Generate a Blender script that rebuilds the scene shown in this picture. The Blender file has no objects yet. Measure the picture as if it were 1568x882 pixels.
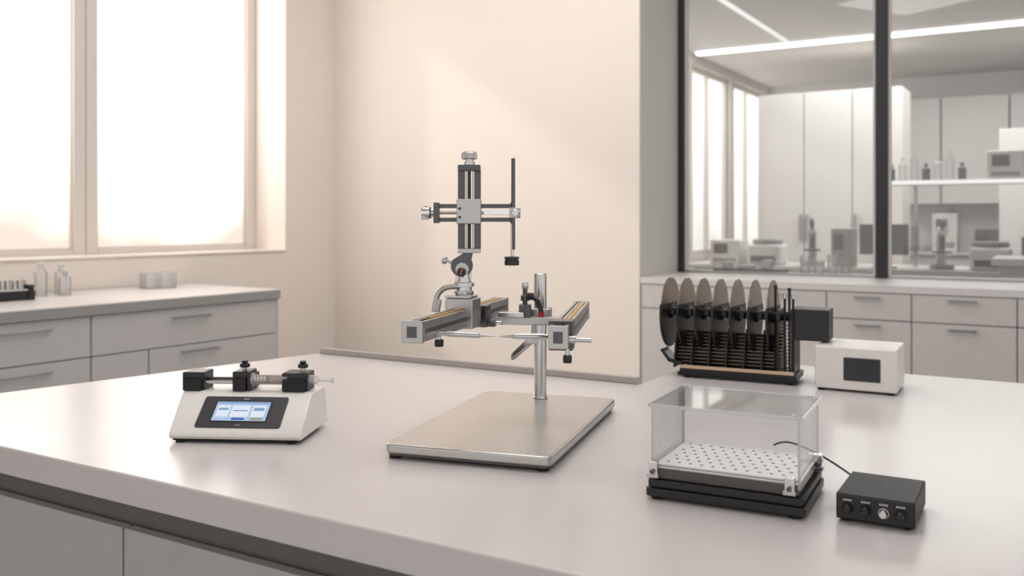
import bpy, bmesh, math
from mathutils import Vector, Matrix, Euler
scene = bpy.context.scene
scene.view_settings.view_transform = 'Standard'
scene.view_settings.look = 'None'
scene.view_settings.exposure = 0.08

TZ = 0.90   # work surface height

# ------------------------------------------------------------------ materials
MATS = {}
def s2l(c):
    return tuple((x/12.92 if x <= 0.04045 else ((x+0.055)/1.055)**2.4) for x in [v/255.0 for v in c])

def mat(name, rgb, rough=0.5, metal=0.0, var=0.03, scale=30, bump=0.0, spec=0.5, coat=0.0, stretch=None, rvar=0.05):
    if name in MATS: return MATS[name]
    m = bpy.data.materials.new(name); m.use_nodes = True
    nt = m.node_tree; b = nt.nodes['Principled BSDF']
    col = s2l(rgb)
    tc = nt.nodes.new('ShaderNodeTexCoord')
    mp = nt.nodes.new('ShaderNodeMapping')
    if stretch: mp.inputs['Scale'].default_value = stretch
    nz = nt.nodes.new('ShaderNodeTexNoise'); nz.inputs['Scale'].default_value = scale
    nz.inputs['Detail'].default_value = 4
    nt.links.new(tc.outputs['Object'], mp.inputs['Vector'])
    nt.links.new(mp.outputs['Vector'], nz.inputs['Vector'])
    cr = nt.nodes.new('ShaderNodeValToRGB')
    cr.color_ramp.elements[0].position = 0.3; cr.color_ramp.elements[1].position = 0.7
    cr.color_ramp.elements[0].color = tuple(c*(1-var) for c in col)+(1,)
    cr.color_ramp.elements[1].color = tuple(min(1, c*(1+var)) for c in col)+(1,)
    nt.links.new(nz.outputs['Fac'], cr.inputs['Fac'])
    nt.links.new(cr.outputs['Color'], b.inputs['Base Color'])
    mr = nt.nodes.new('ShaderNodeMapRange')
    mr.inputs['To Min'].default_value = max(0.02, rough-rvar); mr.inputs['To Max'].default_value = min(1, rough+rvar)
    nt.links.new(nz.outputs['Fac'], mr.inputs['Value'])
    nt.links.new(mr.outputs['Result'], b.inputs['Roughness'])
    b.inputs['Metallic'].default_value = metal
    b.inputs['Specular IOR Level'].default_value = spec
    b.inputs['Coat Weight'].default_value = coat
    if bump > 0:
        bp = nt.nodes.new('ShaderNodeBump'); bp.inputs['Strength'].default_value = bump
        bp.inputs['Distance'].default_value = 0.002
        nt.links.new(nz.outputs['Fac'], bp.inputs['Height'])
        nt.links.new(bp.outputs['Normal'], b.inputs['Normal'])
    MATS[name] = m
    return m

def emat(name, rgb, strength):
    m = bpy.data.materials.new(name); m.use_nodes = True
    nt = m.node_tree; nt.nodes.clear()
    e = nt.nodes.new('ShaderNodeEmission'); o = nt.nodes.new('ShaderNodeOutputMaterial')
    e.inputs['Color'].default_value = s2l(rgb)+(1,); e.inputs['Strength'].default_value = strength
    nt.links.new(e.outputs[0], o.inputs[0])
    return m

def clear_mat(name, tint=(1,1,1), refl=1.0, rough=0.02, haze=0.0, hazecol=(0.8,0.8,0.8)):
    m = bpy.data.materials.new(name); m.use_nodes = True
    nt = m.node_tree; nt.nodes.clear()
    t = nt.nodes.new('ShaderNodeBsdfTransparent'); t.inputs[0].default_value = tuple(tint)+(1,)
    g = nt.nodes.new('ShaderNodeBsdfGlossy'); g.inputs['Roughness'].default_value = rough
    fr = nt.nodes.new('ShaderNodeFresnel'); fr.inputs['IOR'].default_value = 1.45
    mu = nt.nodes.new('ShaderNodeMath'); mu.operation = 'MULTIPLY'; mu.inputs[1].default_value = refl
    nt.links.new(fr.outputs[0], mu.inputs[0])
    mx = nt.nodes.new('ShaderNodeMixShader')
    nt.links.new(mu.outputs[0], mx.inputs[0]); nt.links.new(t.outputs[0], mx.inputs[1]); nt.links.new(g.outputs[0], mx.inputs[2])
    out = mx
    if haze > 0:
        d = nt.nodes.new('ShaderNodeBsdfDiffuse'); d.inputs[0].default_value = tuple(hazecol)+(1,)
        m2 = nt.nodes.new('ShaderNodeMixShader'); m2.inputs[0].default_value = haze
        nt.links.new(mx.outputs[0], m2.inputs[1]); nt.links.new(d.outputs[0], m2.inputs[2]); out = m2
    o = nt.nodes.new('ShaderNodeOutputMaterial'); nt.links.new(out.outputs[0], o.inputs[0])
    return m

def pane_mat(name, lo, hi, zlo=1.15, zhi=2.1, trans=0.5):
    """frosted daylight pane : lets the sun through and glows with a painted-in sky gradient (lo/hi linear radiance)"""
    m = bpy.data.materials.new(name); m.use_nodes = True
    nt = m.node_tree; nt.nodes.clear()
    geo = nt.nodes.new('ShaderNodeNewGeometry'); sx = nt.nodes.new('ShaderNodeSeparateXYZ')
    nt.links.new(geo.outputs['Position'], sx.inputs[0])
    nz = nt.nodes.new('ShaderNodeTexNoise'); nz.inputs['Scale'].default_value = 1.2; nz.inputs['Detail'].default_value = 1
    nt.links.new(geo.outputs['Position'], nz.inputs['Vector'])
    ad = nt.nodes.new('ShaderNodeMath'); ad.operation = 'MULTIPLY_ADD'; ad.inputs[1].default_value = 0.9
    nt.links.new(nz.outputs['Fac'], ad.inputs[0]); nt.links.new(sx.outputs['Z'], ad.inputs[2])
    mr = nt.nodes.new('ShaderNodeMapRange'); mr.inputs['From Min'].default_value = zlo+0.45; mr.inputs['From Max'].default_value = zhi+0.45
    nt.links.new(ad.outputs[0], mr.inputs['Value'])
    mx = nt.nodes.new('ShaderNodeMix'); mx.data_type='VECTOR'
    mx.inputs[4].default_value = lo; mx.inputs[5].default_value = hi
    nt.links.new(mr.outputs['Result'], mx.inputs[0])
    e = nt.nodes.new('ShaderNodeEmission'); e.inputs['Strength'].default_value = 1.0
    nt.links.new(mx.outputs[1], e.inputs['Color'])
    t = nt.nodes.new('ShaderNodeBsdfTransparent'); t.inputs[0].default_value = (trans,trans,trans,1)
    a = nt.nodes.new('ShaderNodeAddShader'); o = nt.nodes.new('ShaderNodeOutputMaterial')
    nt.links.new(e.outputs[0], a.inputs[0]); nt.links.new(t.outputs[0], a.inputs[1]); nt.links.new(a.outputs[0], o.inputs[0])
    return m

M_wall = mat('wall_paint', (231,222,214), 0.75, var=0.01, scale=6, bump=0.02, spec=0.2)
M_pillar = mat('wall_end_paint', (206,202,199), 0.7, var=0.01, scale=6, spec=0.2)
M_ceil = mat('ceiling_paint', (232,230,228), 0.8, var=0.01, scale=5)
M_floor = mat('floor_vinyl', (150,147,145), 0.4, var=0.04, scale=8)
M_top = mat('solid_surface', (201,196,195), 0.26, var=0.008, scale=120, spec=0.5, rvar=0.02)
M_edge = mat('solid_surface_edge', (212,208,207), 0.4, var=0.01, scale=60)
M_cab = mat('cabinet_laminate', (190,187,186), 0.42, var=0.012, scale=20)
M_cabd = mat('cabinet_recess_shade', (100,98,98), 0.55, var=0.03, scale=20)  # recess shade put into a darker laminate colour
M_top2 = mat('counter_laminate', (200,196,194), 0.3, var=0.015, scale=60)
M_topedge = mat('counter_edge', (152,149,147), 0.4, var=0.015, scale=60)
M_frame = mat('window_frame_paint', (216,209,202), 0.5, var=0.01, scale=20)
M_dark = mat('partition_frame', (48,50,52), 0.4, metal=0.3, var=0.05)
M_steelb = mat('brushed_steel', (192,189,186), 0.30, metal=1.0, var=0.05, scale=60, stretch=(2,60,2), rvar=0.06)
M_steel = mat('machined_steel', (190,189,188), 0.22, metal=1.0, var=0.05, scale=80)
M_alu = mat('anodised_aluminium', (174,173,172), 0.34, metal=1.0, var=0.04, scale=60)
M_gun = mat('gunmetal', (88,88,90), 0.32, metal=0.9, var=0.06, scale=60)
M_chrome = mat('chrome', (215,215,215), 0.10, metal=1.0, var=0.02)
M_brass = mat('brass_scale', (196,150,66), 0.35, metal=0.7, var=0.08, scale=90)
M_black = mat('black_plastic', (20,20,22), 0.38, var=0.1, scale=60)
M_blackm = mat('black_matte_metal', (26,26,28), 0.45, metal=0.4, var=0.1, scale=70)
M_rubber = mat('rubber', (20,20,20), 0.8, var=0.1)
M_red = mat('red_plastic', (170,40,32), 0.4)
M_copper = mat('copper_part', (190,110,70), 0.35, metal=0.8)
M_white = mat('white_enamel', (224,221,217), 0.36, var=0.008, scale=30, coat=0.1)
M_whitep = mat('perforated_platform_white', (230,228,227), 0.4, var=0.01)
M_panel = mat('pump_panel_grey', (54,53,56), 0.35, var=0.04)
M_wood = mat('light_wood', (205,178,148), 0.5, var=0.08, scale=30, stretch=(1,12,12))
M_bronze = mat('bronze_disc', (72,65,58), 0.12, metal=1.0, var=0.06, scale=12)
M_blackdisc = mat('dark_bronze_disc', (44,40,37), 0.14, metal=1.0, var=0.06, scale=12)
M_rim = mat('disc_rim', (164,150,134), 0.25, metal=0.9, var=0.04)
M_slat = mat('lane_slat', (128,112,92), 0.4, metal=0.5, var=0.06)
M_bandgrey = mat('tray_band', (88,84,82), 0.38, metal=0.6, var=0.04)
M_hole = mat('hole_dark', (86,84,84), 0.8)
M_glass = clear_mat('partition_glass', (0.95,0.96,0.955), 1.0, 0.01, haze=0.08, hazecol=(0.8,0.79,0.78))  # diffuse haze mixed in, standing in for washed-out reflections
M_acry = clear_mat('acrylic_sheet', (0.985,0.988,0.99), 0.5, 0.02)
M_acryedge = clear_mat('acrylic_edge', (0.86,0.88,0.89), 2.6, 0.05, haze=0.35, hazecol=(0.92,0.93,0.95))
M_bottle = clear_mat('labware_glass', (0.95,0.95,0.945), 1.8, 0.04, haze=0.22, hazecol=(0.93,0.92,0.91))
M_scr = emat('pump_display_glow', (188,208,240), 0.85)
M_scr_w = emat('display_white', (232,241,252), 0.88)
M_scr_b = emat('display_blue', (82,112,190), 0.85)
M_scr_g = emat('display_pale_blue', (140,178,216), 0.8)
M_scr_y = emat('display_tan', (176,176,150), 0.75)
M_led = emat('led_diffuser', (255,252,248), 5.0)
M_shelfled = emat('shelf_led', (255,252,248), 1.1)
M_paneL = pane_mat('frosted_daylight', (0.66,0.55,0.47), (2.8,2.62,2.46), 1.15, 2.3, 0.3)
M_paneB = pane_mat('lab_daylight', (0.75,0.71,0.67), (1.6,1.53,1.47), 1.0, 3.0, 0.3)
M_liquid = mat('syringe_scale_print', (176,120,112), 0.4)

# ------------------------------------------------------------------ helpers
def link(o): scene.collection.objects.link(o); return o

def group(name, loc=(0,0,0), rz=0.0):
    e = bpy.data.objects.new(name, None); e.empty_display_size = 0.05
    e.location = loc; e.rotation_euler = (0,0,math.radians(rz)); link(e); return e

def fin(me, name, m, parent=None, bevel=0.0, seg=2, smooth=False, loc=None, rot=None):
    me.materials.append(m)
    o = bpy.data.objects.new(name, me); link(o)
    if parent: o.parent = parent
    if loc is not None: o.location = loc
    if rot is not None: o.rotation_euler = rot
    if smooth or bevel > 0:
        for p in me.polygons: p.use_smooth = True
        try: me.set_sharp_from_angle(angle=math.radians(35))
        except Exception: pass
    if bevel > 0:
        b = o.modifiers.new('bevel','BEVEL'); b.width = bevel; b.segments = seg; b.limit_method = 'ANGLE'; b.angle_limit = math.radians(35)
        b.harden_normals = True
    return o

def add_box(bm, x0,x1,y0,y1,z0,z1):
    v = [bm.verts.new(c) for c in ((x0,y0,z0),(x1,y0,z0),(x1,y1,z0),(x0,y1,z0),(x0,y0,z1),(x1,y0,z1),(x1,y1,z1),(x0,y1,z1))]
    for f in ((0,3,2,1),(4,5,6,7),(0,1,5,4),(1,2,6,5),(2,3,7,6),(3,0,4,7)): bm.faces.new([v[i] for i in f])

def boxes(name, lst, m, parent=None, bevel=0.0, loc=None, rot=None, seg=2):
    bm = bmesh.new()
    for b in lst: add_box(bm, *b)
    me = bpy.data.meshes.new(name); bm.to_mesh(me); bm.free()
    return fin(me, name, m, parent, bevel, seg, loc=loc, rot=rot)

def box(parent, name, x, y, z, m, bevel=0.0, loc=None, rot=None, seg=2):
    return boxes(name, [(x[0],x[1],y[0],y[1],z[0],z[1])], m, parent, bevel, loc, rot, seg)

def prism(parent, name, pts, z0, z1, m, bevel=0.0, seg=2, loc=None, rot=None):
    bm = bmesh.new()
    lo = [bm.verts.new((p[0],p[1],z0)) for p in pts]; hi = [bm.verts.new((p[0],p[1],z1)) for p in pts]
    n = len(pts)
    bm.faces.new(lo[::-1]); bm.faces.new(hi)
    for i in range(n): bm.faces.new((lo[i],lo[(i+1)%n],hi[(i+1)%n],hi[i]))
    bmesh.ops.recalc_face_normals(bm, faces=bm.faces)
    me = bpy.data.meshes.new(name); bm.to_mesh(me); bm.free()
    return fin(me, name, m, parent, bevel, seg, loc=loc, rot=rot)

def rrect(w, h, r, cx=0, cy=0, n=6):
    pts = []
    for (sx,sy,a0) in ((1,1,0),(-1,1,90),(-1,-1,180),(1,-1,270)):
        for i in range(n+1):
            a = math.radians(a0+90*i/n)
            pts.append((cx+sx*(w/2-r)+r*math.cos(a), cy+sy*(h/2-r)+r*math.sin(a)))
    return pts

def lathe(parent, name, p0, p1, prof, m, n=32, teeth=None):
    p0 = Vector(p0); p1 = Vector(p1); d = p1-p0; L = d.length; d.normalize()
    q = d.to_track_quat('Z','Y').to_matrix()
    bm = bmesh.new(); rings = []
    for k,(t,r) in enumerate(prof):
        ring = []
        for i in range(n):
            a = 2*math.pi*i/n
            rr = r*(0.93 if (teeth and k in teeth and i%2) else 1.0)
            ring.append(bm.verts.new(p0 + q @ Vector((rr*math.cos(a), rr*math.sin(a), t*L))))
        rings.append(ring)
    for a,b in zip(rings, rings[1:]):
        for i in range(n): bm.faces.new((a[i],a[(i+1)%n],b[(i+1)%n],b[i]))
    bm.faces.new(rings[0][::-1]); bm.faces.new(rings[-1])
    me = bpy.data.meshes.new(name); bm.to_mesh(me); bm.free()
    return fin(me, name, m, parent, 0, smooth=True)

def cyl(parent, name, p0, p1, r, m, n=24, ch=0.0):
    L = (Vector(p1)-Vector(p0)).length
    if ch > 0:
        c = ch/L
        prof = [(0,r-ch),(c,r),(1-c,r),(1,r-ch)]
    else: prof = [(0,r),(1,r)]
    return lathe(parent, name, p0, p1, prof, m, n)

def knob(parent, name, p0, p1, r, m):
    return lathe(parent, name, p0, p1, [(0,r*0.88),(0.12,r),(0.88,r),(1,r*0.88)], m, 48, teeth={1,2})

def obar(parent, name, p0, p1, w, h, m, bevel=0.001, off=0.0, dz=0.0):
    p0 = Vector(p0); p1 = Vector(p1); d = p1-p0; L = d.length
    q = d.to_track_quat('X','Z')
    o = boxes(name, [(0,L,-w/2+off,w/2+off,-h/2+dz,h/2+dz)], m, parent, bevel)
    o.location = p0; o.rotation_mode = 'QUATERNION'; o.rotation_quaternion = q
    return o

def tube(parent, name, pts, r, m, res=8):
    cu = bpy.data.curves.new(name,'CURVE'); cu.dimensions='3D'; cu.bevel_depth=r; cu.bevel_resolution=4; cu.use_fill_caps=True
    s = cu.splines.new('NURBS'); s.points.add(len(pts)-1)
    for p,c in zip(s.points, pts): p.co = (*c,1)
    s.use_endpoint_u = True; s.order_u = 3; s.resolution_u = res
    cu.materials.append(m)
    o = bpy.data.objects.new(name, cu); link(o)
    if parent: o.parent = parent
    return o

RX = math.radians
# ------------------------------------------------------------------ room shell
WL = dict(loc=(-2.299,6.437,0), rot=(0,0,math.atan2(0.824,0.567)))
WB = dict(loc=(-1.473,7.637,0), rot=(0,0,math.atan2(-0.515,0.857)))
H = 3.9
boxes('wall_left', [(0.927,1.70,0,0.42,0,H),(-1.95,0.927,0,0.42,0,1.0945),(-1.95,0.927,0,0.42,3.70,H),(-9,-1.95,0,0.42,0,H)], M_wall, **WL)
boxes('wall_back', [(-0.5,2.722,0,0.738,0,H)], M_wall, **WB)
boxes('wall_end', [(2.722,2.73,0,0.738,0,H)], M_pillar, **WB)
boxes('floor', [(-9,12,-3,18,-0.05,0)], M_floor)
boxes('ceiling', [(-9,2.6,-9,0.3,H,H+0.1)], M_ceil, **WL)
LH = 3.3
boxes('wall_lab_bulkhead', [(2.73,9,0.70,0.78,LH,H)], M_ceil, **WB)
boxes('ceiling_lab', [(1.3,9.6,0.78,8.2,LH,LH+0.1)], mat('lab_ceiling', (204,201,198),0.6), **WB)
boxes('wall_lab_left', [(1.2,1.4,0.74,1.6,0,LH),(1.2,1.4,1.6,7.9,0,0.9),(1.2,1.4,1.6,7.9,3.2,LH),(1.2,1.4,7.9,8.2,0,LH)]+
      [(1.2,1.4,y,y+0.1,0.9,3.2) for y in (3.0,4.6,6.2)], M_frame, **WB)
boxes('wall_lab_back', [(1.2,9.6,8.0,8.2,0,LH)], mat('lab_wall',(214,211,208),0.7), **WB)
boxes('wall_lab_right', [(9.4,9.6,0.74,8.2,0,LH)], M_pillar, **WB)

def window(name, s0, s1, z0, z1, wpos, pane, frame=0.085, f=WL):
    g = group(name, f['loc'], math.degrees(f['rot'][2]))
    fr = frame
    boxes('frame', [(s0,s0+fr,wpos,wpos+0.07,z0,z1),(s1-fr,s1,wpos,wpos+0.07,z0,z1),(s0+fr,s1-fr,wpos,wpos+0.07,z0,z0+0.05),(s0+fr,s1-fr,wpos,wpos+0.07,z1-0.06,z1)], M_frame, g, 0.006)
    boxes('bead', [(s0+fr,s0+fr+0.012,wpos+0.02,wpos+0.06,z0+0.05,z1-0.06),(s1-fr-0.012,s1-fr,wpos+0.02,wpos+0.06,z0+0.05,z1-0.06),(s0+fr,s1-fr,wpos+0.02,wpos+0.06,z0+0.05,z0+0.062)], M_frame, g, 0.002)
    box(g,'pane',(s0+fr,s1-fr),(wpos+0.045,wpos+0.047),(z0+0.05,z1-0.06),pane)
    return g
window('window_1', -1.95, -0.512, 1.0945, 3.70, 0.35, M_paneL)
window('window_2', -0.508, 0.926, 1.0945, 3.70, 0.35, M_paneL)
for i,(a,b) in enumerate([(1.6,3.0),(3.1,4.6),(4.7,6.2),(6.3,7.9)]):
    g = group('window_%d'%(i+3), WB['loc'], math.degrees(WB['rot'][2]))
    boxes('frame', [(1.25,1.33,a,a+0.05,.9,3.2),(1.25,1.33,b-0.05,b,.9,3.2),(1.25,1.33,a,b,.9,.96),(1.25,1.33,a,b,3.14,3.2),(1.25,1.33,(a+b)/2-0.02,(a+b)/2+0.02,.96,3.14)], M_frame, g)
    box(g,'pane',(1.27,1.275),(a+0.05,b-0.05),(.96,3.14),M_paneB)
boxes('trim_1', [(-1.95,0.927,-0.012,0.35,1.0945,1.108)], M_frame, bevel=0.003, **WL)

# ------------------------------------------------------------------ glazed partition
g = group('glass_partition', WB['loc'], math.degrees(WB['rot'][2]))
boxes('posts', [(2.735,2.785,0.70,0.76,0.956,LH+0.05),(4.115,4.195,0.70,0.76,0.956,LH+0.05),(5.62,5.70,0.70,0.76,0.956,LH+0.05),(7.1,7.18,0.70,0.76,0.956,LH+0.05)], M_dark, g, 0.004)
boxes('rails', [(2.785,9,0.71,0.75,LH,LH+0.05)], M_dark, g)
boxes('bottom_rail', [(2.785,9,0.715,0.745,0.956,0.972)], M_alu, g)
boxes('post_liner', [(2.785,2.80,0.71,0.75,0.972,LH),(4.10,4.115,0.71,0.75,0.972,LH),(4.195,4.21,0.71,0.75,0.972,LH)], M_pillar, g)
box(g,'glass',(2.785,9),(0.727,0.733),(0.972,LH),M_glass)

# ------------------------------------------------------------------ counters
def handle(parent, cx, y, z, L=0.2):
    boxes('handle', [(cx-L/2,cx+L/2,y-0.030,y-0.020,z-0.006,z+0.006),(cx-L/2+0.01,cx-L/2+0.02,y-0.022,y+0.001,z-0.005,z+0.005),(cx+L/2-0.02,cx+L/2-0.01,y-0.022,y+0.001,z-0.005,z+0.005)], M_alu, parent, 0.002)

g = group('window_counter', WL['loc'], math.degrees(WL['rot'][2]))
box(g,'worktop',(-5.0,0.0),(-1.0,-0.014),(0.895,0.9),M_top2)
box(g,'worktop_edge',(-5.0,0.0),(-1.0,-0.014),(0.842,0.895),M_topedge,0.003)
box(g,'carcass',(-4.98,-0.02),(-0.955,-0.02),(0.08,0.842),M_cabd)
fr = []
for (a,b) in ((-1.266,-0.012),(-2.5,-1.274),(-3.7,-2.508)): fr.append((a,b,-0.98,-0.955,0.626,0.838))
for (a,b) in ((-0.926,-0.012),(-1.266,-0.934),(-2.5,-1.274),(-3.7,-2.508)): fr.append((a,b,-0.98,-0.955,0.34,0.620))
for (a,b) in ((-0.926,-0.012),(-1.266,-0.934),(-2.5,-1.274),(-3.7,-2.508)): fr.append((a,b,-0.98,-0.955,0.09,0.334))
boxes('drawer_fronts', fr, M_cab, g, 0.002)
box(g,'end_panel',(-0.02,-0.004),(-0.98,-0.02),(0.0,0.842),M_cab)
handle(g,-0.66,-0.98,0.785,0.26); handle(g,-1.62,-0.98,0.79,0.26); handle(g,-0.60,-0.98,0.585,0.26); handle(g,-1.62,-0.98,0.575,0.26)

g = group('partition_counter', WB['loc'], math.degrees(WB['rot'][2]))
box(g,'worktop',(2.732,8.5),(0.0,1.15),(0.949,0.955),M_edge)
box(g,'worktop_edge',(2.732,8.5),(0.0,1.15),(0.912,0.949),M_edge,0.003)
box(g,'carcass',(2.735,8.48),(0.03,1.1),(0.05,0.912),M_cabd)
fr=[]
xs=[2.734,3.39,3.95,4.43,4.97,5.6,6.3,7.0,7.7,8.4]
for a,b in zip(xs,xs[1:]):
    fr.append((a+0.003,b-0.003,0.006,0.03,0.751,0.908)); fr.append((a+0.003,b-0.003,0.006,0.03,0.08,0.745))
boxes('drawer_fronts', fr, mat('partition_cabinet_laminate',(200,196,194),.42), g, 0.002)
for a,b in zip(xs[1:],xs[2:]):
    handle(g,(a+b)/2,0.006,0.882,0.15); handle(g,(a+b)/2,0.006,0.715,0.15)

# ------------------------------------------------------------------ main island bench
g = group('lab_island_bench', (0,0,0), 0)
top = [(-1.549,2.143),(-1.014+0.857*3.1,1.822-0.515*3.1),(2.60,1.79),(0.635,2.982),(0.349,2.506),(-0.642,3.085)]
prism(g,'worktop',top,TZ-0.055,TZ,M_top,0.004,3)
def inset(pts, d):
    n=len(pts); out=[]
    for i in range(n):
        p0=Vector(pts[i-1]);p1=Vector(pts[i]);p2=Vector(pts[(i+1)%n])
        a=(p1-p0).normalized(); b=(p2-p1).normalized()
        na=Vector((-a.y,a.x)); nb=Vector((-b.y,b.x))
        k=d/(1+na.dot(nb)); v=p1+(na+nb)*k; out.append((v.x,v.y))
    return out
prism(g,'recess_rail',inset(top,0.05),TZ-0.12,TZ-0.055,M_cabd)  # dark colour carries the recess shadow beneath the slab
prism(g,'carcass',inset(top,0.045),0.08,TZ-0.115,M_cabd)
prism(g,'plinth',inset(top,0.10),0.0,0.08,M_black)
f0=Vector((-1.549,2.143)); ang=math.atan2(-0.515,0.857)
L=(Vector(top[1])-f0).length
seam=[0.03,0.975,1.625,2.275,2.925,L-0.03]
boxes('doors', [(a+0.003,b-0.003,0.022,0.044,0.10,TZ-0.108) for a,b in zip(seam,seam[1:])], mat('island_door_laminate',(172,170,170),.42), g, 0.002, loc=(f0.x,f0.y,0), rot=(0,0,ang))
p0=Vector((0.345,2.505)); p1=Vector((-0.636,3.078))
obar(None,'trim_2',(p0.x,p0.y,TZ+0.0095),(p1.x,p1.y,TZ+0.0095),0.02,0.018,mat('upstand_grey',(172,165,160),0.5),0.002)

# ------------------------------------------------------------------ stereotaxic frame
S = group('stereotaxic_instrument', (0,1.943,TZ))
Y0 = 1.943
def P(x,d,z): return (x,d-Y0,z)
pr = RX(-18.2)
prism(S,'base_plate',rrect(0.325,0.565,0.016),0.010,0.0285,M_steelb,0.0045,4,rot=(0,0,pr),loc=(0.0015,0,0))
prism(S,'base_plate_lip',rrect(0.318,0.558,0.014),0.006,0.011,M_gun,0.001,2,rot=(0,0,pr),loc=(0.0015,0,0))
for i,(x,y) in enumerate(((-.145,-.265),(.145,-.265),(.145,.265),(-.145,.265))):
    v=Matrix.Rotation(pr,3,'Z')@Vector((x,y,0)); cyl(S,'foot_%d'%(i+1),(v.x,v.y,0),(v.x,v.y,0.007),0.011,M_rubber)
PX,PD=0.0665,2.165
cyl(S,'post',P(PX,PD,0.028),P(PX,PD,0.3216),0.0145,M_steel,40,0.001)
cyl(S,'post_collar',P(PX,PD,0.0285),P(PX,PD,0.0325),0.0175,M_steel,40,0.001)
def rail(tag, a, b, z, w, h):
    A=Vector(P(a[0],a[1],z)); B=Vector(P(b[0],b[1],z)); d=(B-A).normalized()
    obar(S,tag+'_core',A,B,w*0.62,h*0.8,M_gun,0.001)
    obar(S,tag+'_rail_near',A,B,w*0.22,h,M_alu,0.0012,off=-w*0.39)
    obar(S,tag+'_rail_far',A,B,w*0.22,h,M_alu,0.0012,off=w*0.39)
    obar(S,tag+'_groove',A+d*0.01,B-d*0.01,w*0.235,h*0.22,M_gun,0,off=-w*0.39)
    obar(S,tag+'_scale',A+d*0.06,B-d*0.03,w*0.2,0.003,M_brass,0,off=-w*0.20,dz=h*0.5+0.001)
    obar(S,tag+'_screw',A+d*0.01,B-d*0.01,w*0.14,0.005,M_steel,0,off=w*0.1,dz=h*0.42)
    obar(S,tag+'_end_cap',A-d*0.006,A+d*0.004,w*1.06,h*1.08,M_alu,0.0015)
    obar(S,tag+'_end_slot',A-d*0.0066,A-d*0.004,w*0.5,h*0.55,M_gun,0.0005)
    obar(S,tag+'_back_cap',B-d*0.004,B+d*0.006,w*1.06,h*1.08,M_alu,0.0015)
    return d
dL=rail('left_arm',(-.183,1.70),(-.030,2.21),0.241,0.040,0.038)
dR=rail('right_arm',(.082,1.63),(.160,2.12),0.240,0.034,0.038)
obar(S,'crossbar',P(-.066,2.13,.2165),P(.160,2.09,.2165),0.03,0.018,M_alu,0.002)
box(S,'post_clamp',(-.034,.034),(-.03,.022),(-.019,.019),M_alu,0.003,loc=P(.058,2.165,.222),rot=(0,0,RX(-10)))
box(S,'clamp_plate',(-.03,.03),(-.016,.016),(-.006,.006),M_steel,0.002,loc=P(.0,2.10,.232),rot=(0,0,RX(-10)))
cyl(S,'support_rod',P(.030,2.11,.215),P(.030,2.11,.292),0.0055,M_gun)
cyl(S,'support_collar',P(.030,2.11,.262),P(.030,2.11,.275),0.010,M_gun,24,0.001)
knob(S,'support_cap',P(.030,2.11,.290),P(.030,2.11,.304),0.0075,M_steel)
box(S,'support_foot',(-.014,.014),(-.014,.014),(0,.03),M_gun,0.002,loc=P(.030,2.11,.224))
tube(S,'black_lever',[P(.040,2.09,.274),P(.055,2.08,.270),P(.062,2.07,.258),P(.066,2.07,.240)],0.0055,M_black)
cyl(S,'lever_tip',P(.034,2.09,.274),P(.048,2.085,.274),0.0085,M_black,24,0.001)
cyl(S,'red_knob',P(.066,2.075,.228),P(.066,2.075,.240),0.007,M_red,24,0.001)
cyl(S,'nose_rod',P(.050,2.13,.206),P(.044,1.93,.198),0.005,M_steel)
prism(S,'nose_clamp',[(-.052,-.006),(-.046,-.011),(.0,-.013),(.012,-.010),(.012,.010),(.0,.013),(-.046,.008)],-.003,.003,M_steel,0.001,2,loc=P(.036,1.93,.192),rot=(RX(20),RX(-42),RX(0)))
box(S,'nose_block',(-.013,.013),(-.012,.012),(-.010,.010),M_alu,0.002,loc=P(.042,1.93,.198))
lathe(S,'ear_bar_near',P(-.165,1.76,.2315),P(-.030,1.755,.226),[(0,.004),(.3,.004),(.32,.0055),(.75,.0055),(.77,.0035),(.97,.0012),(1,.0005)],M_steel)
lathe(S,'ear_bar_far',P(.100,1.735,.2275),P(-.026,1.753,.226),[(0,.0045),(.3,.0045),(.32,.006),(.75,.0055),(.77,.0035),(.97,.0012),(1,.0005)],M_steel)
lathe(S,'ear_bar_handle',P(.095,1.66,.232),P(.143,1.655,.231),[(0,.0075),(.4,.0075),(.42,.0042),(.97,.0042),(1,.003)],M_steel)
box(S,'right_slider',(-.022,.022),(-.020,.020),(-.027,.027),M_gun,0.002,loc=P(.091,1.685,.238),rot=(0,0,RX(-9)))
cyl(S,'right_thumb_stem',P(.100,1.66,.216),P(.100,1.66,.200),0.004,M_steel)
knob(S,'right_thumb_knob',P(.100,1.66,.204),P(.100,1.66,.190),0.008,M_black)
cyl(S,'left_thumb_stem',P(-.145,1.83,.222),P(-.145,1.83,.206),0.004,M_steel)
knob(S,'left_thumb_knob',P(-.145,1.83,.210),P(-.145,1.83,.196),0.009,M_black)
box(S,'ear_slider',(-.012,.012),(-.016,.016),(-.024,.024),M_gun,0.002,loc=P(-.063,2.03,.236),rot=(0,0,RX(-17)))
knob(S,'ear_slider_knob',P(-.055,2.02,.222),P(-.036,2.015,.222),0.009,M_gun)
cyl(S,'ear_slider_screw',P(-.036,2.015,.222),P(-.022,2.01,.222),0.004,M_chrome)
CX,CD=-.1035,1.965
box(S,'carriage',(-.030,.030),(-.028,.028),(-.034,.030),M_alu,0.003,loc=P(CX,CD,.2517),rot=(0,0,RX(-16.8)))
box(S,'carriage_cheek',(-.034,-.028),(-.024,.024),(-.024,.026),M_steel,0.002,loc=P(CX,CD,.2517),rot=(0,0,RX(-16.8)))
box(S,'carriage_top',(-.034,.024),(-.024,.024),(.030,.036),M_steel,0.002,loc=P(CX,CD,.2517),rot=(0,0,RX(-16.8)))
cyl(S,'carriage_screw',P(CX+.004,CD-.034,.256),P(CX+.002,CD-.02,.256),0.004,M_gun)
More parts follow.
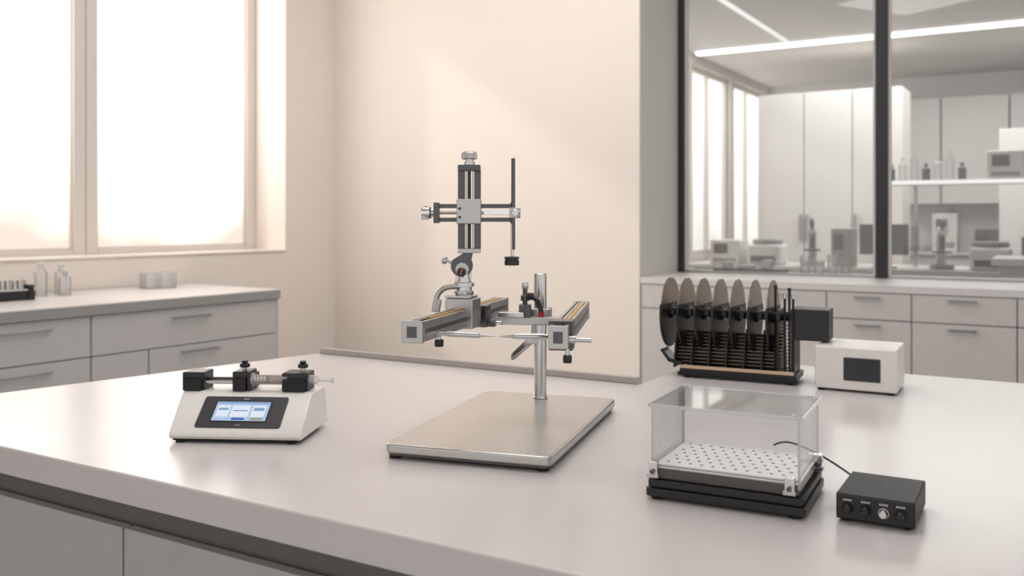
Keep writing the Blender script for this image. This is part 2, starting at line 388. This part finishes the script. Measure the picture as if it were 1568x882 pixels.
lathe(S,'pivot_collar',P(-.1025,CD,.286),P(-.1025,CD,.336),[(0,.020),(.12,.021),(.2,.021),(.22,.017),(.38,.017),(.4,.0215),(.56,.0215),(.58,.014),(.8,.012),(1,.011)],M_steel,40)
lv=[(-.112,.306),(-.135,.307),(-.152,.298),(-.161,.284),(-.163,.262)]
tube(S,'lock_lever',[P(x,CD-.012,z) for x,z in lv],0.0062,M_alu)
box(S,'lock_lever_pad',(-.009,.009),(-.007,.007),(-.014,.014),M_alu,0.003,loc=P(-.160,CD-.012,.266),rot=(0,RX(10),0))
swY=CD
pear=[(.0235*math.cos(RX(a_)),.0235*math.sin(RX(a_))) for a_ in range(150,391,12)]+[(.024,.030),(.008,.030)]
prism(S,'swivel_plate',pear,-.008,.008,M_gun,.0012,2,loc=P(-.107,swY,.350),rot=(RX(90),0,0))
cyl(S,'swivel_boss',P(-.106,swY-.014,.343),P(-.106,swY-.006,.343),.0145,M_alu,40,.001)
cyl(S,'swivel_hub',P(-.107,swY-.022,.337),P(-.107,swY-.012,.337),.0095,M_black,24,.001)
cyl(S,'swivel_spring',P(-.109,swY-.024,.332),P(-.104,swY-.024,.346),.0016,M_copper)
prism(S,'swivel_fork',[(-.018,-.014),(.018,-.014),(.016,.010),(.008,.016),(-.010,.016),(-.016,.010)],-.010,.010,M_steel,.001,2,loc=P(-.104,swY+.010,.330),rot=(RX(90),0,0))
cyl(S,'swivel_screw',P(-.150,swY-.004,.363),P(-.125,swY-.004,.356),.0035,M_steel)
knob(S,'swivel_screw_head',P(-.148,swY-.004,.3625),P(-.139,swY-.004,.360),.008,M_steel)
VX=-.0912; VY=swY
for i,dx in enumerate((-.0175,.0175)):
    obar(S,'column_rail_%d'%(i+1),P(VX+dx,VY+.006,.384),P(VX+dx,VY+.006,.556),.011,.014,M_gun,.0015)
    cyl(S,'column_rod_%d'%(i+1),P(VX+dx*.45,VY,.384),P(VX+dx*.45,VY,.556),.0022,M_steel)
cyl(S,'lead_screw',P(VX,VY-.002,.384),P(VX,VY-.002,.575),.0038,M_black)
box(S,'column_foot',(-.024,.024),(-.014,.016),(0,.010),M_alu,.0015,loc=P(VX,VY,.377))
box(S,'column_head',(-.024,.024),(-.014,.016),(0,.013),M_gun,.0015,loc=P(VX,VY,.552))
lathe(S,'top_stem',P(VX,VY,.563),P(VX,VY,.578),[(0,.012),(.6,.012),(.65,.009),(1,.009)],M_steel)
knob(S,'top_knob',P(VX,VY,.577),P(VX,VY,.592),.0168,M_alu)
cyl(S,'top_knob_cap',P(VX,VY,.591),P(VX,VY,.594),.011,M_steel)
box(S,'cross_block',(-.026,.026),(-.026,.020),(-.0265,.0265),M_alu,.0025,loc=P(VX,VY,.4655))
for i,z in enumerate((-.012,.006)):
    cyl(S,'block_screw_%d'%(i+1),P(VX-.019,VY-.028,.4655+z),P(VX-.019,VY-.024,.4655+z),.0028,M_black)
HZ=.4626
for i,dz in enumerate((-.0145,.0145)):
    obar(S,'arm_rail_%d'%(i+1),P(-.160,VY-.008,HZ+dz),P(.002,VY-.008,HZ+dz),.012,.009,M_gun,.0012)
cyl(S,'arm_screw',P(-.165,VY-.008,HZ),P(.008,VY-.008,HZ),.0032,M_steel)
obar(S,'arm_slider',P(-.060,VY-.010,HZ),P(-.004,VY-.010,HZ),.010,.009,M_chrome,.001)
box(S,'arm_end_near',(-.006,.006),(-.016,.012),(-.022,.022),M_gun,.0015,loc=P(-.160,VY-.008,HZ))
box(S,'arm_end_far',(-.005,.005),(-.014,.012),(-.022,.022),M_gun,.0015,loc=P(.001,VY-.008,HZ))
lathe(S,'arm_knob_stem',P(-.178,VY-.008,HZ),P(-.164,VY-.008,HZ),[(0,.009),(1,.009)],M_steel)
knob(S,'arm_knob',P(-.193,VY-.010,HZ),P(-.176,VY-.008,HZ),.0148,M_chrome)
knob(S,'arm_knob_ring',P(-.181,VY-.008,HZ),P(-.172,VY-.008,HZ),.0125,M_gun)
knob(S,'arm_far_knob',P(.010,VY-.010,HZ),P(.018,VY-.010,HZ),.0115,M_alu)
RXp=.0035; RY=VY-.026
box(S,'probe_clamp',(-.009,.009),(-.007,.012),(-.011,.011),M_alu,.0015,loc=P(RXp,RY,HZ))
cyl(S,'probe_clamp_screw',P(RXp+.003,RY-.014,HZ),P(RXp+.003,RY-.006,HZ),.0075,M_steel,32,.001)
cyl(S,'probe_rod',P(RXp-.001,RY,.385),P(RXp-.001,RY,.578),.0042,M_gun,24,.001)
cyl(S,'probe_sleeve',P(RXp-.003,RY,.368),P(RXp-.003,RY,.437),.0034,M_steel)
lathe(S,'probe_holder',P(RXp-.004,RY,.371),P(RXp-.004,RY,.352),[(0,.006),(.05,.0155),(.3,.0155),(.32,.0135),(.42,.0135),(.44,.0155),(.95,.0155),(1,.014)],M_black,36)

# ------------------------------------------------------------------ syringe pump
G = group('syringe_pump', (-.690,1.846,TZ), -4)
prof=[(0.002,.008),(0,.016),(.004,.024),(.083,.084),(.095,.088),(.165,.088),(.175,.080),(.178,.008)]
bm=bmesh.new()
def xl(y,z): return 0.004-0.024*(y/.178)-0.004*(1-z/.088)
def xr(y,z): return 0.266+0.006*(y/.178)+0.006*(1-z/.088)
a=[bm.verts.new((xl(y,z),y,z)) for y,z in prof]; b=[bm.verts.new((xr(y,z),y,z)) for y,z in prof]
n=len(prof)
bm.faces.new(a); bm.faces.new(b[::-1])
for i in range(n): bm.faces.new((a[i],b[i],b[(i+1)%n],a[(i+1)%n]))
bmesh.ops.recalc_face_normals(bm, faces=bm.faces)
me=bpy.data.meshes.new('housing'); bm.to_mesh(me); bm.free()
fin(me,'housing',M_white,G,.006,4)
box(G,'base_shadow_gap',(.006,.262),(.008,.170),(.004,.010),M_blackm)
for i,(x,y) in enumerate(((.02,.015),(.248,.015),(.248,.16),(.02,.16))): cyl(G,'foot_%d'%(i+1),(x,y,0),(x,y,.006),.010,M_rubber)
sa=math.atan2(.060,.079)
pl=(.1365,.0435,.0540)
def onslope(name,w,h,cx,cy,t0,t1,m,r=.003,bev=0.0):
    return prism(G,name,rrect(w,h,r,cx,cy),t0,t1,m,bev,2,loc=pl,rot=(sa,0,0))
onslope('control_panel',.176,.082,0,0,-.001,.0022,M_panel,.006,.0006)
onslope('display_bezel',.118,.056,-.002,.001,.002,.0028,M_black,.002)
onslope('display',.112,.050,-.002,.001,.0028,.0031,M_scr,.001)
onslope('display_header',.110,.004,-.002,.0230,.0031,.0033,M_scr_g,.0005)
onslope('display_tile_1',.026,.030,-.040,.001,.0031,.0034,M_scr_w,.001)
onslope('display_tile_2',.038,.030,-.004,.001,.0031,.0034,M_scr_w,.001)
onslope('display_tile_3',.028,.030,.034,.001,.0031,.0034,M_scr_w,.001)
onslope('display_tile_4',.022,.008,.034,.006,.0034,.0036,M_scr_g,.001)
onslope('display_tile_5',.020,.006,-.040,.006,.0034,.0036,M_scr_g,.001)
onslope('display_tile_6',.030,.002,-.004,.002,.0034,.0036,M_scr_b,.0005)
onslope('display_button_1',.026,.006,-.004,-.0195,.0031,.0034,M_scr_b,.001)
onslope('display_button_2',.026,.006,.034,-.0195,.0031,.0034,M_scr_y,.001)
onslope('panel_mark_1',.012,.003,0,.034,.0022,.0025,M_alu,.001)
onslope('panel_mark_2',.010,.002,0,-.035,.0022,.0025,M_alu,.0005)
def pblock(name,x0,x1,z1):
    box(G,name,(x0,x1),(.098,.150),(.086,z1),M_black,.003)
    box(G,name+'_step',(x0+.004,x1-.004),(.090,.099),(.088,z1-.012),M_blackm,.002)
pblock('fixed_block',-.014,.034,.126); pblock('pusher_block',.094,.130,.128); pblock('syringe_clamp',.200,.256,.126)
box(G,'pusher_plate',(.128,.136),(.092,.148),(.090,.122),M_black,.002)
cyl(G,'guide_rod_1',(.03,.132,.104),(.205,.132,.104),.0042,M_steel); cyl(G,'guide_rod_2',(.03,.108,.104),(.205,.108,.104),.0038,M_steel)
cyl(G,'lead_screw',(.03,.120,.110),(.10,.120,.110),.003,M_gun)
for i,x in enumerate((.113,.239)):
    cyl(G,'clamp_stem_%d'%(i+1),(x,.122,.125),(x,.122,.136),.004,M_steel)
    knob(G,'clamp_knob_%d'%(i+1),(x,.122,.134),(x,.122,.142),.0105,M_black)
    lathe(G,'clamp_knob_top_%d'%(i+1),(x,.122,.142),(x,.122,.149),[(0,.005),(.3,.0065),(.7,.0075),(1,.005)],M_black)
cyl(G,'syringe_barrel',(.140,.104,.112),(.212,.104,.112),.0092,M_bottle)
cyl(G,'syringe_plunger',(.136,.104,.112),(.170,.104,.112),.005,M_white)
cyl(G,'syringe_stopper',(.168,.104,.112),(.174,.104,.112),.0084,M_rubber)
for i in range(8): cyl(G,'syringe_mark_%d'%(i+1),(.146+i*.0070,.104,.112),(.1465+i*.0070,.104,.112),.0094,M_liquid)
cyl(G,'syringe_flange',(.136,.104,.112),(.139,.104,.112),.013,M_bottle)
lathe(G,'syringe_tip',(.253,.110,.112),(.308,.110,.110),[(0,.009),(.35,.009),(.4,.004),(.9,.003),(.92,.005),(1,.005)],M_bottle)

# ------------------------------------------------------------------ acrylic chamber on shaker base
C = group('acrylic_observation_chamber', (.368,1.508,TZ), -27)
C.scale=(1.07,1.07,1.03)
w,d=.113,.0875
prism(C,'base_lower',rrect(2*w+.006,2*d+.004,.006),.005,.018,M_black,.0015)
prism(C,'base_upper',rrect(2*w,2*d,.005),.020,.031,M_black,.0015)
box(C,'base_core',(-w+.004,w-.004),(-d+.004,d-.004),(.016,.022),M_rubber)
for i,(x,y) in enumerate(((-.1,-.075),(.1,-.075),(.1,.075),(-.1,.075))): cyl(C,'foot_%d'%(i+1),(x,y,0),(x,y,.006),.010,M_rubber)
box(C,'tray_band',(-.106,.106),(-.080,.080),(.031,.050),M_bandgrey,.002)
box(C,'tray_lip',(-.108,.108),(-.082,.082),(.048,.0515),M_steel,.001)
box(C,'platform',(-.103,.103),(-.077,.077),(.0515,.0545),M_whitep,.001)
bm=bmesh.new()
for i in range(11):
    for j in range(7):
        x=-.085+i*.017+(.004 if j%2 else -.004); y=-.060+j*.020
        c=bm.verts.new((x,y,.0548)); ring=[bm.verts.new((x+.0027*math.cos(k*math.pi/5),y+.0027*math.sin(k*math.pi/5),.0548)) for k in range(10)]
        for k in range(10): bm.faces.new((c,ring[k],ring[(k+1)%10]))
me=bpy.data.meshes.new('platform_holes'); bm.to_mesh(me); bm.free(); fin(me,'platform_holes',M_hole,C)
X,Yh,t=.1085,.0825,.004
ZT=.148
boxes('acrylic_walls',[(-X,X,-Yh,-Yh+t,.040,ZT-t),(-X,X,Yh-t,Yh,.050,ZT-t),(-X,-X+t,-Yh+t,Yh-t,.040,ZT-t),(X-t,X,-Yh+t,Yh-t,.040,ZT-t)],M_acry,C)
box(C,'acrylic_lid',(-X-.003,X+.003),(-Yh-.003,Yh+.003),(ZT-t,ZT),M_acry)
e=.0035
ed=[]
for sx in (-1,1):
    for sy in (-1,1):
        x0=sx*X; y0=sy*Yh
        ed.append((min(x0,x0-sx*e),max(x0,x0-sx*e),min(y0,y0-sy*e),max(y0,y0-sy*e),.042,ZT-t))
boxes('acrylic_corner_edges',ed,M_acryedge,C,.0006)
lx,ly=X+.004,Yh+.004
boxes('acrylic_lid_edges',[(-lx,lx,-ly,-ly+.0025,ZT-t-.0005,ZT+.0005),(-lx,lx,ly-.0025,ly,ZT-t-.0005,ZT+.0005),(-lx,-lx+.0025,-ly,ly,ZT-t-.0005,ZT+.0005),(lx-.0025,lx,-ly,ly,ZT-t-.0005,ZT+.0005)],M_acryedge,C,.0005)
for i,(x,y) in enumerate(((-X+.004,-Yh),(X-.014,-Yh),(X,Yh-.012))):
    box(C,'latch_%d'%(i+1),(-.007,.007),(-.006,.006),(-.013,.013),M_chrome,.0015,loc=(x,y,.046))
    box(C,'latch_tab_%d'%(i+1),(-.009,.009),(-.0075,.0075),(-.004,.003),M_steel,.001,loc=(x,y,.038))
    cyl(C,'latch_pin_%d'%(i+1),(x,y-.010,.044),(x,y+.004,.044),.0035,M_gun)
for i,(x,y) in enumerate(((-X+.01,-Yh),(X-.01,-Yh),(-X+.012,Yh),(X-.012,Yh))):
    cyl(C,'lid_screw_%d'%(i+1),(x,y+(.004 if y<0 else -.004),ZT-.001),(x,y+(.004 if y<0 else -.004),ZT+.002),.003,M_chrome)

# ------------------------------------------------------------------ controller box
K = group('control_box', (.483,1.372,TZ), -30)
KW,KD=.109,.135
box(K,'case',(0,KW),(0,KD),(.004,.042),M_blackm,.0025,seg=3)
box(K,'front_plate',(.002,KW-.002),(-.0015,.001),(.006,.040),M_black,.0008)
for i,(x,y) in enumerate(((.012,.012),(KW-.012,.012),(KW-.012,KD-.012),(.012,KD-.012))): cyl(K,'foot_%d'%(i+1),(x,y,0),(x,y,.005),.006,M_rubber)
for i,x in enumerate((.017,.042,.067,.090)):
    m=M_chrome if i==2 else M_black
    cyl(K,'knob_base_%d'%(i+1),(x,-.001,.022),(x,-.004,.022),.0085 if i!=2 else .0075,M_blackm if i!=2 else M_steel)
    lathe(K,'knob_%d'%(i+1),(x,-.003,.022),(x,-.013,.022),[(0,.0068),(.8,.0060),(1,.005)],m,24)
    boxes('label_%d'%(i+1),[(x-.006+k*.0032,x-.0042+k*.0032,-.0020,-.0014,.0325,.0348) for k in range(4)],M_white,K)
tube(None,'power_cable',[(.462,1.625,TZ+.050),(.476,1.62,TZ+.060),(.505,1.60,TZ+.055),(.535,1.57,TZ+.042),(.558,1.54,TZ+.028),(.566,1.51,TZ+.022),(.570,1.470,TZ+.022)],.0017,M_black,12)

# ------------------------------------------------------------------ white box
B = group('white_instrument_box', (.797,2.425,TZ), -29)
BW,BD,BH=.202,.175,.117
box(B,'case',(0,BW),(0,BD),(.006,BH),M_white,.005,seg=4)
box(B,'case_seam',(-.0003,BW+.0003),(.012,.0130),(.008,BH+.0003),mat('seam_grey',(206,203,199),.5))
prism(B,'dark_display',rrect(.090,.060,.003,.118,.0605),0,.0012,M_panel,.0004,2,loc=(0,0,0),rot=(RX(90),0,0))
prism(B,'display_glass',rrect(.084,.054,.002,.118,.0605),.0012,.0016,mat('display_off',(40,42,48),.2),0,2,rot=(RX(90),0,0))
for i,(x,y) in enumerate(((.015,.015),(BW-.015,.015),(BW-.015,BD-.015),(.015,BD-.015))): cyl(B,'foot_%d'%(i+1),(x,y,0),(x,y,.007),.009,M_rubber)

# ------------------------------------------------------------------ multi-lane disc device (rotarod)
R = group('rotarod_treadmill', (.4764,2.620,TZ), -26)
RL=.322; RD=.13
box(R,'base',(0,RL),(0,RD),(.008,.026),M_black,.003)
box(R,'base_rail',(-.004,RL+.004),(-.006,.006),(.005,.016),M_blackm,.002)
box(R,'front_strip',(.004,RL-.006),(-.003,.006),(.026,.035),M_wood,.001)
for i,(x,y) in enumerate(((.02,.012),(RL-.02,.012),(RL-.02,RD-.012),(.02,RD-.012))): cyl(R,'foot_%d'%(i+1),(x,y,0),(x,y,.009),.010,M_rubber)
AY,AZ,DR=.066,.179,.100
cyl(R,'drive_rod',(-.055,AY,AZ),(.31,AY,AZ),.013,M_black,32)
for k in range(7):
    x=-.045+.049*k
    cyl(R,'disc_%d'%(k+1),(x-.0014,AY,AZ),(x+.0014,AY,AZ),DR,M_blackdisc if k==0 else M_bronze,96)
    lathe(R,'disc_rim_%d'%(k+1),(x-.0018,AY,AZ),(x+.0018,AY,AZ),[(0,DR-.001),(.5,DR+.0012),(1,DR-.001)],M_rim,96)
    pts=[((DR+.002)*math.cos(RX(a_)),(DR+.002)*math.sin(RX(a_))) for a_ in range(164,378,6)]
    prism(R,'disc_dark_half_%d'%(k+1),pts,-.0028,.0028,M_black,0,2,loc=(x,AY,AZ),rot=(RX(90),0,RX(90)))  # added black half-disc, stands in for the reflection fading below the axis
    cyl(R,'disc_hub_%d'%(k+1),(x-.010,AY,AZ),(x+.010,AY,AZ),.020,M_black,32,.002)
    cyl(R,'disc_collar_%d'%(k+1),(x+.010,AY,AZ),(x+.014,AY,AZ),.016,M_steel,32)
    prism(R,'lane_fin_%d'%(k+1),[(.004,.026),(RD-.01,.026),(RD-.03,.11),(.05,.14),(.020,.09)],-.002,.002,M_black,0,2,loc=(x+.028,0,0),rot=(RX(90),0,RX(90)))
    if k<6:
        x0=x+.030; x1=x+.075
        sl=[]
        for j in range(9):
            z=.040+j*.0095; y=.030+j*.0035
            sl.append((x0,x1,y,y+.004,z,z+.0028))
        boxes('lane_slats_%d'%(k+1),sl,M_slat,R)
        box(R,'lane_back_%d'%(k+1),(x0,x1),(.075,.080),(.026,.125),M_black)
cyl(R,'front_rod',(-.02,AY-.045,AZ+.010),(.30,AY-.045,AZ+.010),.0045,M_blackm)
for k in range(7):
    box(R,'rod_clip_%d'%(k+1),(-.006,.006),(-.012,.010),(-.010,.008),M_black,.001,loc=(-.022+.049*k,AY-.045,AZ+.008))
boxes('end_plate',[(.268,.274,.01,.12,.026,.200),(.306,.314,.01,.12,.026,.205)],M_black,R,.001)
boxes('end_slats',[(.274,.306,.016,.020,.034+j*.0095,.037+j*.0095) for j in range(14)],M_slat,R)
for i,(x,y,z1) in enumerate(((.262,.03,.268),(.290,.012,.245),(.302,.012,.262),(.312,.012,.245))):
    cyl(R,'end_rod_%d'%(i+1),(x,y,.026),(x,y,z1),.0032,M_blackm)
    cyl(R,'end_rod_cap_%d'%(i+1),(x,y,z1-.012),(x,y,z1),.0045,M_steel if i%2 else M_black)
box(R,'motor_housing',(.314,.405),(.010,.100),(.121,.206),M_black,.004,seg=3)
prism(R,'catch_tray',[(-.060,.072),(-.054,.076),(-.030,.050),(.006,.040),(.006,.030),(-.036,.040)],-.03,.03,M_black,.001,2,loc=(0,.04,0),rot=(RX(90),0,0))

# ------------------------------------------------------------------ labware on window counter
D1=group('vial_tray',(-2.78,5.10,TZ),50)
box(D1,'base',(-.20,.10),(-.08,.08),(0,.05),M_black,.004)
box(D1,'deck',(-.205,.105),(-.085,.085),(.05,.062),M_alu,.004)
for i in range(4): cyl(D1,'steel_vial_%d'%(i+1),(-.15+i*.065,-.03,.06),(-.15+i*.065,-.03,.115),.026,M_steel,28,.003)
box(D1,'side_clip',(.06,.09),(-.09,-.05),(.0,.085),M_black,.003)
def bottle(x,y,r,h):
    g=group('glass_bottle',(x,y,TZ)); lathe(g,'body',(0,0,0),(0,0,h),[(0,r*.95),(.03,r),(.72,r),(.84,r*.5),(.97,r*.45),(1,r*.5)],M_bottle,32)
    lathe(g,'cap',(0,0,h*.96),(0,0,h*1.04),[(0,r*.55),(1,r*.55)],M_white,32)
bottle(-2.755,5.38,.036,.19); bottle(-2.635,5.42,.036,.15); bottle(-2.71,5.53,.036,.18)
Dd=group('glass_staining_dish',(-2.31,6.00,TZ),40)
boxes('walls',[(-.10,.10,-.06,-.055,0,.10),(-.10,.10,.055,.06,0,.10),(-.10,-.095,-.06,.06,0,.10),(.095,.10,-.06,.06,0,.10),(-.003,.003,-.06,.06,0,.10),(-.10,.10,-.06,.06,0,.006)],M_bottle,Dd)

# ------------------------------------------------------------------ lab room contents (behind glass)
LB = lambda name: group(name, WB['loc'], math.degrees(WB['rot'][2]))
M_lw = mat('lab_cabinet_white',(208,205,202),.4)
M_lg = mat('lab_grey',(136,134,133),.45)
M_lk = mat('lab_dark',(66,66,68),.45)
g=LB('lab_bench')
box(g,'top',(1.9,9.3),(3.0,3.9),(.86,.899),M_top2,.003); box(g,'body',(2.0,9.2),(3.1,3.8),(0,.86),M_cab)
g=LB('lab_shelf')
box(g,'shelf',(3.7,9.2),(3.3,3.6),(1.66,1.699),M_lw); box(g,'shelf_light',(3.7,9.2),(3.28,3.30),(1.665,1.699),M_shelfled)
for x in (3.98,5.66,6.50,7.6):
    g=LB('shelf_upright'); box(g,'post',(x,x+.03),(3.56,3.59),(.90,1.66),M_alu)
g=LB('upper_lab_cabinets')
boxes('doors',[(x,x+.78,7.55,7.98,1.55,2.95) for x in (3.0,3.8,4.6,5.4,6.2,7.0,7.8,8.55)],M_lw,g,.004)
g=LB('lab_base_cabinets')
boxes('doors',[(x,x+.78,7.4,7.98,0,.88) for x in (3.0,3.8,4.6,5.4,6.2,7.0,7.8,8.55)],M_cab,g,.004)
box(g,'counter',(2.9,9.35),(7.35,7.98),(.88,.919),M_top2)
g=LB('tall_lab_cabinet'); boxes('doors',[(2.1,2.62,5.0,5.6,0,2.8),(2.63,3.15,5.0,5.6,0,2.8),(3.16,3.68,5.0,5.6,0,2.8)],M_lw,g,.006)
boxes('handles',[(2.58,2.60,4.96,5.0,1.1,1.4),(2.65,2.67,4.96,5.0,1.1,1.4),(3.18,3.2,4.96,5.0,1.1,1.4)],M_alu,g)
g=LB('tall_lab_cabinet'); boxes('doors',[(4.6,5.3,5.2,5.8,0,2.3),(5.31,6.0,5.2,5.8,0,2.3)],M_lw,g,.005)
boxes('handles',[(5.26,5.28,5.16,5.2,1.0,1.3),(5.33,5.35,5.16,5.2,1.0,1.3)],M_alu,g)
g=LB('lab_trolley_bench'); box(g,'top',(4.75,6.4),(1.5,2.2),(1.02,1.07),M_lw,.004); box(g,'body',(4.80,6.35),(1.55,2.15),(0,1.02),M_top2,.004)
def microscope(x,y,z,s=1.0,rz=0):
    g=group('microscope',(0,0,0))
    g.matrix_world=Matrix.Translation(WB['loc'])@Matrix.Rotation(WB['rot'][2],4,'Z')@Matrix.Translation((x,y,z))@Matrix.Rotation(rz,4,'Z')@Matrix.Scale(s,4)
    prism(g,'foot',rrect(.2,.26,.04),0,.045,M_lg,.006)
    prism(g,'arm',[(.08,.03),(.13,.03),(.13,.34),(.0,.40),(-.08,.38),(-.08,.33),(.05,.30)],-.04,.04,M_lw,.01,2,rot=(RX(90),0,RX(90)))
    box(g,'stage',(-.08,.08),(-.09,.07),(.15,.17),M_lk,.003)
    cyl(g,'objective',(0,-.03,.18),(0,-.03,.30),.025,M_lk)
    cyl(g,'eyepiece',(0,-.04,.36),(0,-.14,.46),.022,M_lk)
for x in (3.12,4.25,5.50,7.1): microscope(x,3.25,.90,.95,.2)
def analyser(name,x,y,z,w,d,h,m=M_lw):
    g=LB(name); box(g,'case',(x,x+w),(y,y+d),(z,z+h),m,.012); box(g,'screen',(x+w*.15,x+w*.6),(y-.006,y+.001),(z+h*.45,z+h*.85),M_lk,.002)
    box(g,'slot',(x+w*.12,x+w*.88),(y-.004,y+.001),(z+h*.1,z+h*.25),M_lg,.002)
for i,(x,w_,h_,m_) in enumerate(((2.15,.30,.24,M_lw),(3.32,.18,.36,M_lg),(4.88,.20,.3,M_lk),(5.13,.18,.45,M_lw),(6.2,.30,.45,M_lg),(6.62,.28,.38,M_lk))):
    analyser('benchtop_analyser',x,3.12,.90,w_,.32,h_,m_)
def monitor(x,y,z):
    g=LB('computer_monitor'); box(g,'screen',(x,x+.42),(y,y+.03),(z+.12,z+.40),M_lk,.005); box(g,'stand',(x+.19,x+.23),(y+.03,y+.05),(z+.01,z+.2),M_lg,.002); box(g,'foot',(x+.11,x+.31),(y-.04,y+.12),(z,z+.012),M_lg,.002)
monitor(3.56,3.2,.90); monitor(5.68,3.2,.90)
def centrifuge(x,y,z):
    g=LB('centrifuge'); box(g,'body',(x-.16,x+.16),(y-.17,y+.17),(z,z+.2),M_lw,.03); cyl(g,'lid',(x,y,z+.2),(x,y,z+.25),.145,M_lg,32,.01); box(g,'panel',(x-.12,x+.12),(y-.176,y-.168),(z+.03,z+.09),M_lk,.002)
centrifuge(2.68,3.3,.90); centrifuge(4.64,3.3,.90)
def bottles(name,x,y,z,n,sp=.1):
    g=LB(name)
    for i in range(n):
        h=.16+.06*((i*7)%3); lathe(g,'bottle_%d'%(i+1),(x+i*sp,y,z),(x+i*sp,y,z+h),[(0,.034),(.7,.036),(.82,.016),(1,.016)],M_bottle if i%3 else M_lk,20)
bottles('reagent_bottles',3.80,3.44,1.70,7); bottles('reagent_bottles',5.35,3.44,1.70,5); bottles('reagent_bottles',6.3,3.44,1.70,6)
for i,(x,w_,h_,m_) in enumerate(((4.6,.3,.25,M_lw),(4.95,.25,.35,M_lg),(5.9,.3,.3,M_lw))):
    analyser('shelf_instrument',x,3.32,1.70,w_,.24,h_,m_)
for (x,w_,h_,m_) in ((3.1,.4,.35,M_lg),(3.7,.3,.5,M_lw),(4.2,.3,.3,M_lk),(6.3,.5,.4,M_lg)):
    analyser('benchtop_analyser',x,7.42,.92,w_,.35,h_,m_)
g=LB('instrument_tray'); box(g,'tray',(2.95,3.45),(.85,1.08),(.956,.985),M_lk,.004)
boxes('tools',[(3.0,3.06,.9,1.0,.985,1.03),(3.12,3.22,.9,1.02,.985,1.01),(3.3,3.36,.9,1.0,.985,1.05)],M_alu,g,.003)
g=LB('glass_jar_set')
for i,(x,h_) in enumerate(((3.60,.13),(3.70,.10),(3.79,.14),(3.88,.11))): cyl(g,'jar_%d'%(i+1),(x,.95,.956),(x,.95,.956+h_),.035,M_bottle,24,.003)
g=LB('dish_stack')
for i,(x,z) in enumerate(((5.05,.956),(5.05,.99),(5.3,.956))): cyl(g,'dish_%d'%(i+1),(x,.95,z),(x,.95,z+.03),.06,M_bottle,32,.003)
g=LB('lab_linear_light'); box(g,'diffuser',(1.5,9.3),(4.53,4.63),(LH-.03,LH-.001),M_led)
g=LB('lab_linear_light'); box(g,'diffuser',(2.58,2.61),(1.2,4.4),(LH-.03,LH-.001),M_shelfled)
g=LB('ceiling_vent'); box(g,'frame',(4.5,5.1),(2.6,3.2),(LH-.02,LH-.001),M_pillar)
boxes('louvres',[(4.55,5.05,2.64+i*.07,2.68+i*.07,LH-.03,LH-.02) for i in range(8)],M_wood,g)

# ------------------------------------------------------------------ lights
def area(name, loc, target, sx, sy, power, col=(1,1,1)):
    l=bpy.data.lights.new(name,'AREA'); l.shape='RECTANGLE'; l.size=sx; l.size_y=sy; l.energy=power; l.color=col
    o=bpy.data.objects.new(name,l); link(o); o.location=loc
    o.rotation_euler=(Vector(target)-Vector(loc)).to_track_quat('-Z','Y').to_euler()
    return o
area('overhead_fill',(0.2,2.2,3.85),(0.2,2.2,0),2.4,1.2,42,(1,.98,.96))  # added softbox out of view, brightens the bench
area('overhead_fill',(-0.3,5.0,3.85),(-0.3,5.0,0),2.4,1.0,38,(1,.965,.93))  # second added fill out of view, brightens the far end
area('lab_ceiling_light',(4.5,9.2,3.2),(4.5,9.2,0),3.0,3.0,125,(1,.985,.97))
sd=Vector((1.172,-.061,-.70)).normalized()
sl=bpy.data.lights.new('sun','SUN'); sl.energy=11.0; sl.angle=math.radians(4); sl.color=(1,.91,.82)
so=bpy.data.objects.new('sun',sl); link(so); so.rotation_euler=sd.to_track_quat('-Z','Y').to_euler(); so.location=(-6,6,6)

w=bpy.data.worlds.new('world'); scene.world=w; w.use_nodes=True
bg=w.node_tree.nodes['Background']; bg.inputs[0].default_value=(1.0,.972,.95,1); bg.inputs[1].default_value=1.05

# ------------------------------------------------------------------ camera
cam=bpy.data.cameras.new('camera'); co=bpy.data.objects.new('camera',cam); link(co)
co.location=(0,0,1.35); co.rotation_euler=(math.radians(90),0,0)
cam.sensor_width=36; cam.lens=1409/1568*36; cam.shift_y=-106/1568
cam.clip_start=0.05
cam.dof.use_dof=True; cam.dof.focus_distance=1.85; cam.dof.aperture_fstop=4.0
scene.camera=co
